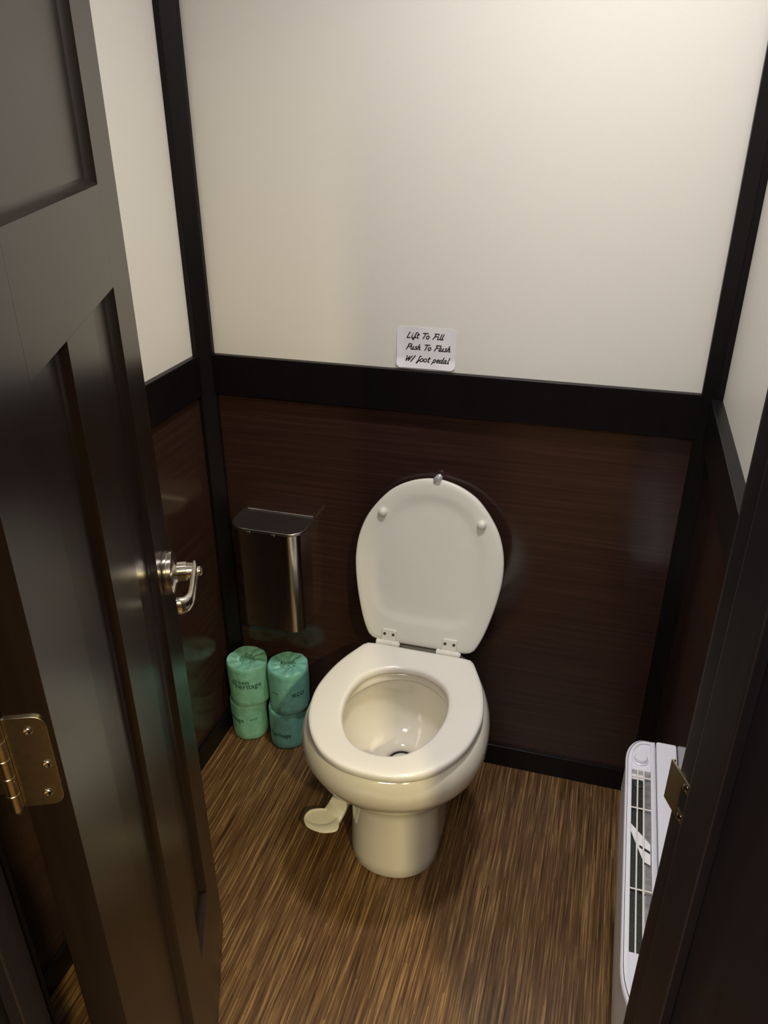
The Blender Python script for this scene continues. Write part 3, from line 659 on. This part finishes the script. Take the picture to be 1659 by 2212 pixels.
# brush-script letters, drawn as round-nibbed strokes in a unit x-height grid
def arc(cx_, cy_, rx, ry, a0, a1, k=10): return [(cx_+rx*math.cos(D(a0+(a1-a0)*i/k)), cy_+ry*math.sin(D(a0+(a1-a0)*i/k))) for i in range(k+1)]
G = {  # strokes, advance width
 'L': ([[(0.35, 1.75), (0.22, 0.9), (0.12, 0.12), (0.3, 0.02), (0.75, 0.12)]], 0.95),
 'i': ([[(0.12, 0.95), (0.12, 0.15), (0.25, 0.02), (0.42, 0.12)], [(0.15, 1.38), (0.16, 1.45)]], 0.45),
 'f': ([[(0.62, 1.6), (0.48, 1.72), (0.34, 1.5), (0.26, 0.5), (0.20, -0.35), (0.08, -0.5), (0.02, -0.3), (0.2, 0.05), (0.5, 0.2), (0.42, 0.45), (0.2, 0.3)]], 0.62),
 't': ([[(0.28, 1.5), (0.2, 0.2), (0.32, 0.02), (0.52, 0.12)], [(0.0, 1.0), (0.52, 1.05)]], 0.55),
 'T': ([[(0.0, 1.6), (0.5, 1.66), (1.1, 1.64)], [(0.55, 1.64), (0.48, 0.8), (0.38, 0.0)]], 0.9),
 'o': ([arc(0.36, 0.47, 0.3, 0.46, 90, 450, 16)], 0.80),
 'F': ([[(0.15, 1.62), (0.6, 1.68), (1.05, 1.64)], [(0.42, 1.62), (0.34, 0.8), (0.12, 0.0)], [(0.34, 0.88), (0.82, 0.90)]], 0.95),
 'l': ([[(0.25, 1.7), (0.15, 0.2), (0.26, 0.02), (0.42, 0.12)]], 0.42),
 'P': ([[(0.38, 1.6), (0.28, 0.8), (0.1, -0.1)], [(0.22, 1.5), (0.55, 1.7), (0.95, 1.55), (0.9, 1.05), (0.6, 0.78), (0.36, 0.8)]], 0.98),
 'u': ([[(0.1, 0.95), (0.06, 0.25), (0.22, 0.02), (0.42, 0.2), (0.55, 0.95), (0.5, 0.2), (0.62, 0.02), (0.78, 0.12)]], 0.82),
 's': ([[(0.48, 0.9), (0.3, 0.95), (0.18, 0.72), (0.38, 0.5), (0.5, 0.25), (0.3, 0.02), (0.05, 0.12)]], 0.62),
 'h': ([[(0.28, 1.7), (0.18, 0.9), (0.06, 0.0)], [(0.12, 0.5), (0.35, 0.92), (0.52, 0.8), (0.46, 0.2), (0.58, 0.02), (0.75, 0.12)]], 0.82),
 'W': ([[(0.05, 1.6), (0.10, 0.05)], [(0.10, 0.05), (0.60, 1.35)], [(0.60, 1.35), (0.62, 0.05)], [(0.62, 0.05), (1.12, 1.62)]], 1.22),
 '/': ([[(0.52, 1.75), (0.0, -0.2)]], 0.62),
 'p': ([[(0.2, 0.95), (0.12, 0.2), (-0.02, -0.55)], [(0.14, 0.6), (0.4, 0.95), (0.62, 0.7), (0.5, 0.15), (0.25, 0.02), (0.1, 0.2)]], 0.80),
 'e': ([[(0.1, 0.5), (0.5, 0.6), (0.48, 0.92), (0.22, 0.9), (0.08, 0.4), (0.25, 0.02), (0.55, 0.18)]], 0.66),
 'd': ([[(0.55, 0.8), (0.35, 0.95), (0.1, 0.6), (0.12, 0.08), (0.35, 0.08), (0.58, 0.6)], [(0.72, 1.7), (0.55, 0.3), (0.62, 0.02), (0.78, 0.12)]], 0.86),
 'a': ([[(0.52, 0.85), (0.3, 0.95), (0.06, 0.55), (0.12, 0.06), (0.36, 0.12), (0.56, 0.85), (0.5, 0.2), (0.6, 0.02), (0.76, 0.12)]], 0.82),
}
def stroke(bm, pts, wd):
    P = catmull([(a, b, 0) for a, b in pts], 5) if len(pts) > 2 else [Vector((a, b, 0)) for a, b in pts]
    for i in range(len(P)-1):
        a, b = P[i], P[i+1]; t = (b-a)
        if t.length < 1e-9: continue
        t.normalize(); e_ = t*wd*0.32; n_ = Vector((-t.y, t.x, 0))*wd*0.5
        zz = 0.00001*random.random()
        q = [a-e_-n_*0.7, a-n_-e_*0, b-n_, b+e_-n_*0.7, b+e_+n_*0.7, b+n_, a+n_, a-e_+n_*0.7]
        bm.faces.new([bm.verts.new(v + Vector((0, 0, zz))) for v in q])
bm = bmesh.new()
for txt, x0, z0, xe in (('Lift To Fill', 0.4650, 1.0640, 0.5395), ('Push To Flush', 0.4640, 1.0410, 0.5550), ('W/ foot pedal', 0.4635, 1.0172, 0.5525)):
    tw = sum(G[c][1] if c != ' ' else 0.62 for c in txt); xh = 0.0066; sc_ = (xe-x0)/tw; cur = 0
    for c in txt:
        if c == ' ': cur += 0.62; continue
        for st in G[c][0]:
            pts = [(x0 + (cur+a)*sc_ + b*xh*0.34, z0 + b*xh) for a, b in st]
            stroke(bm, pts, 0.0020)
        cur += G[c][1]
for v in bm.verts:
    x, z = v.co.x, v.co.y; v.co = Vector((x, paper_y(x, z)-0.0006-v.co.z, z))
tx = obj('printed_text', bm, M['ink'], sign); tx['label'] = 'black handwritten-style lettering'

# ================================================================ HEATER
HT = 0.45; HX0 = 0.9755; HY1, HY0 = -0.335, -0.868
heater = thing('wall_heater', 'white convector heater with wire grille along the right wall by the doorway', 'heater', (0, 0, 0))
def top_outline(x0, x1, y0, y1, rf, rn, k=10, inset=0.0):
    """outline seen from above: straight at the wall side, rounded at both room-side corners (rf far, rn near; elongated)"""
    x0 += inset; y0 += inset; y1 -= inset; pts = [(x1, y1)]
    rfx, rfy = rf; rnx, rny = rn
    rfx = max(rfx-inset, 0.001); rfy = max(rfy-inset, 0.001); rnx = max(rnx-inset, 0.001); rny = max(rny-inset, 0.001)
    for j in range(k+1):
        a = D(90+90*j/k); pts.append((x0+rfx+rfx*math.cos(a), y1-rfy+rfy*math.sin(a)))
    for j in range(k+1):
        a = D(180+90*j/k); pts.append((x0+rnx+rnx*math.cos(a), y0+rny+rny*math.sin(a)))
    pts.append((x1, y0)); return pts
RF, RN = (0.030, 0.055), (0.050, 0.085)
XS = 1.026           # seam between the grille part and the rear box
# lower body, narrowing towards the floor
lev = [(0.0, 0.045), (0.06, 0.040), (0.16, 0.026), (0.24, 0.014), (0.31, 0.005), (0.37, 0.0015), (HT-0.0125, 0.0020)]
rings = []
for z_, ins in lev:
    rings.append([Vector((min(p[0], W-0.0125), p[1], z_)) for p in top_outline(HX0+ins, W-0.0125, HY0+ins*0.6, HY1-ins*0.6, RF, RN)])
body = obj('housing', loft(bmesh.new(), rings), M['heater_body'], heater, smooth=35)
# rear box top
bm = prism(bmesh.new(), plate_outline(XS+0.0012, W-WT-0.0006, HY0+0.004, HY1, 0.004, (1, 1, 1, 1)), lambda p, k: Vector((p[0], p[1], HT-0.010 if k == 0 else HT+0.001)))
rb = obj('rear_cover', bm, M['heater'], heater, bevel=0.002)
# rounded frame around the grille well
oo = top_outline(HX0, XS, HY0, HY1, RF, RN); k_ = len(oo)
io = top_outline(HX0+0.0105, XS-0.0085, HY0+0.012, HY1-0.010, (0.022, 0.045), (0.040, 0.075))
def ringz(o, z): return [Vector((x, y, z)) for x, y in o]
def insz(i_): return top_outline(HX0+i_, XS-i_*0.5, HY0+i_, HY1-i_, RF, RN)
fr = loft(bmesh.new(), [ringz(insz(0.001), HT-0.0130), ringz(oo, HT-0.0105), ringz(oo, HT-0.004), ringz(insz(0.0015), HT-0.0012), ringz(insz(0.004), HT),
                        ringz(io, HT-0.0005), ringz(io, HT-0.009)], cyclic=True)
frame_ = obj('top_frame', fr, M['heater'], heater, smooth=50)
# thin groove line in the frame
gl = loft(bmesh.new(), [ringz(top_outline(HX0+a, XS+0.3, HY0+a, HY1-a, RF, RN), z_) for a, z_ in ((0.0028, HT-0.0018), (0.0034, HT+0.0002), (0.0040, HT+0.0002), (0.0046, HT-0.0018))], cyclic=True)
bmesh.ops.bisect_plane(gl, geom=gl.verts[:]+gl.edges[:]+gl.faces[:], plane_co=(XS-0.006, 0, 0), plane_no=(1, 0, 0), clear_outer=True)
obj('frame_seam', gl, M['dark'], frame_)
# end caps inside the frame (far one holds the knob)
YG1, YG0 = -0.412, -0.760
def clip_poly(poly, ylim, keep_above):
    out = []
    n = len(poly)
    for i in range(n):
        a, b = poly[i], poly[(i+1) % n]
        ina = (a[1] >= ylim) == keep_above; inb = (b[1] >= ylim) == keep_above
        if ina: out.append(a)
        if ina != inb:
            t = (ylim-a[1])/(b[1]-a[1]); out.append((a[0]+(b[0]-a[0])*t, ylim))
    return out
capF = clip_poly(io, YG1, True); capN = clip_poly(io, YG0, False)
ec = obj('control_cap', prism(bmesh.new(), capF, lambda p, k: Vector((p[0], p[1], HT-0.012 if k == 0 else HT-0.0025))), M['heater'], heater, bevel=0.0008)
obj('end_cap', prism(bmesh.new(), capN, lambda p, k: Vector((p[0], p[1], HT-0.012 if k == 0 else HT-0.0025))), M['heater'], heater, bevel=0.0008)
obj('knob', lathe(bmesh.new(), [(0.0001, 0), (0.0135, 0), (0.0135, 0.0025), (0.0115, 0.0035), (0.0110, 0.008), (0.0095, 0.0095), (0.0001, 0.0095)], Matrix.Translation((1.0005, -0.388, HT-0.003)), 32), M['heater'], ec, smooth=40)
# well: dark element below, wires above
xa, xb = HX0+0.0105, XS-0.0085
gm = (xa+xb)/2
el = box(bmesh.new(), (xa+0.001, YG0, HT-0.0115), (xa+0.0205, YG1-0.018, HT-0.0090))
ee = obj('heating_element', el, M['element'], heater); ee['label'] = 'dark finned heating element under the grille'
obj('well_floor', box(bmesh.new(), (xa+0.023, YG0, HT-0.0112), (xb, YG1, HT-0.0104)), M['well'], heater)
obj('thermostat', lathe(bmesh.new(), [(0.0001, 0), (0.0095, 0), (0.0095, 0.0035), (0.006, 0.0045), (0.0001, 0.0045)], Matrix.Translation((xa+0.0125, YG1-0.028, HT-0.0105)), 24), M['element'], heater, smooth=40)
for i, fx in enumerate((0.30, 0.62)):
    obj('grille_wire', sweep(bmesh.new(), [(xa+(xb-xa)*fx+0.001, YG1+0.001, HT-0.0035), (xa+(xb-xa)*fx, (YG0+YG1)/2, HT-0.003), (xa+(xb-xa)*fx-0.0005, YG0-0.001, HT-0.0035)], [(0.0013, 0.0013), (0.0013, 0.0013)], 8), M['wire'], heater, smooth=60)
for y_ in (YG1-0.014, YG1-0.085, -0.655):
    obj('grille_wire', sweep(bmesh.new(), [(xa-0.001, y_, HT-0.0052), (xb+0.001, y_, HT-0.0052)], [(0.0013, 0.0013), (0.0013, 0.0013)], 8), M['wire'], heater, smooth=60)
# paper tag across the well
tp = [(xa+0.001, -0.530), (xb-0.001, -0.565), (xb-0.001, -0.605), (xa+0.020, -0.600), (xa+0.006, -0.560), (xa+0.001, -0.545)]
tg = obj('warning_tag', prism(bmesh.new(), tp, lambda p, k: Vector((p[0], p[1], HT-0.0082 if k == 0 else HT-0.0074))), M['tag'], heater)
obj('tag_mark', prism(bmesh.new(), [(xa+0.014, -0.570), (xa+0.030, -0.579), (xa+0.030, -0.584), (xa+0.014, -0.575)], lambda p, k: Vector((p[0], p[1], HT-0.0076 if k == 0 else HT-0.0070))), M['dark'], tg)
bpy.context.view_layer.update()
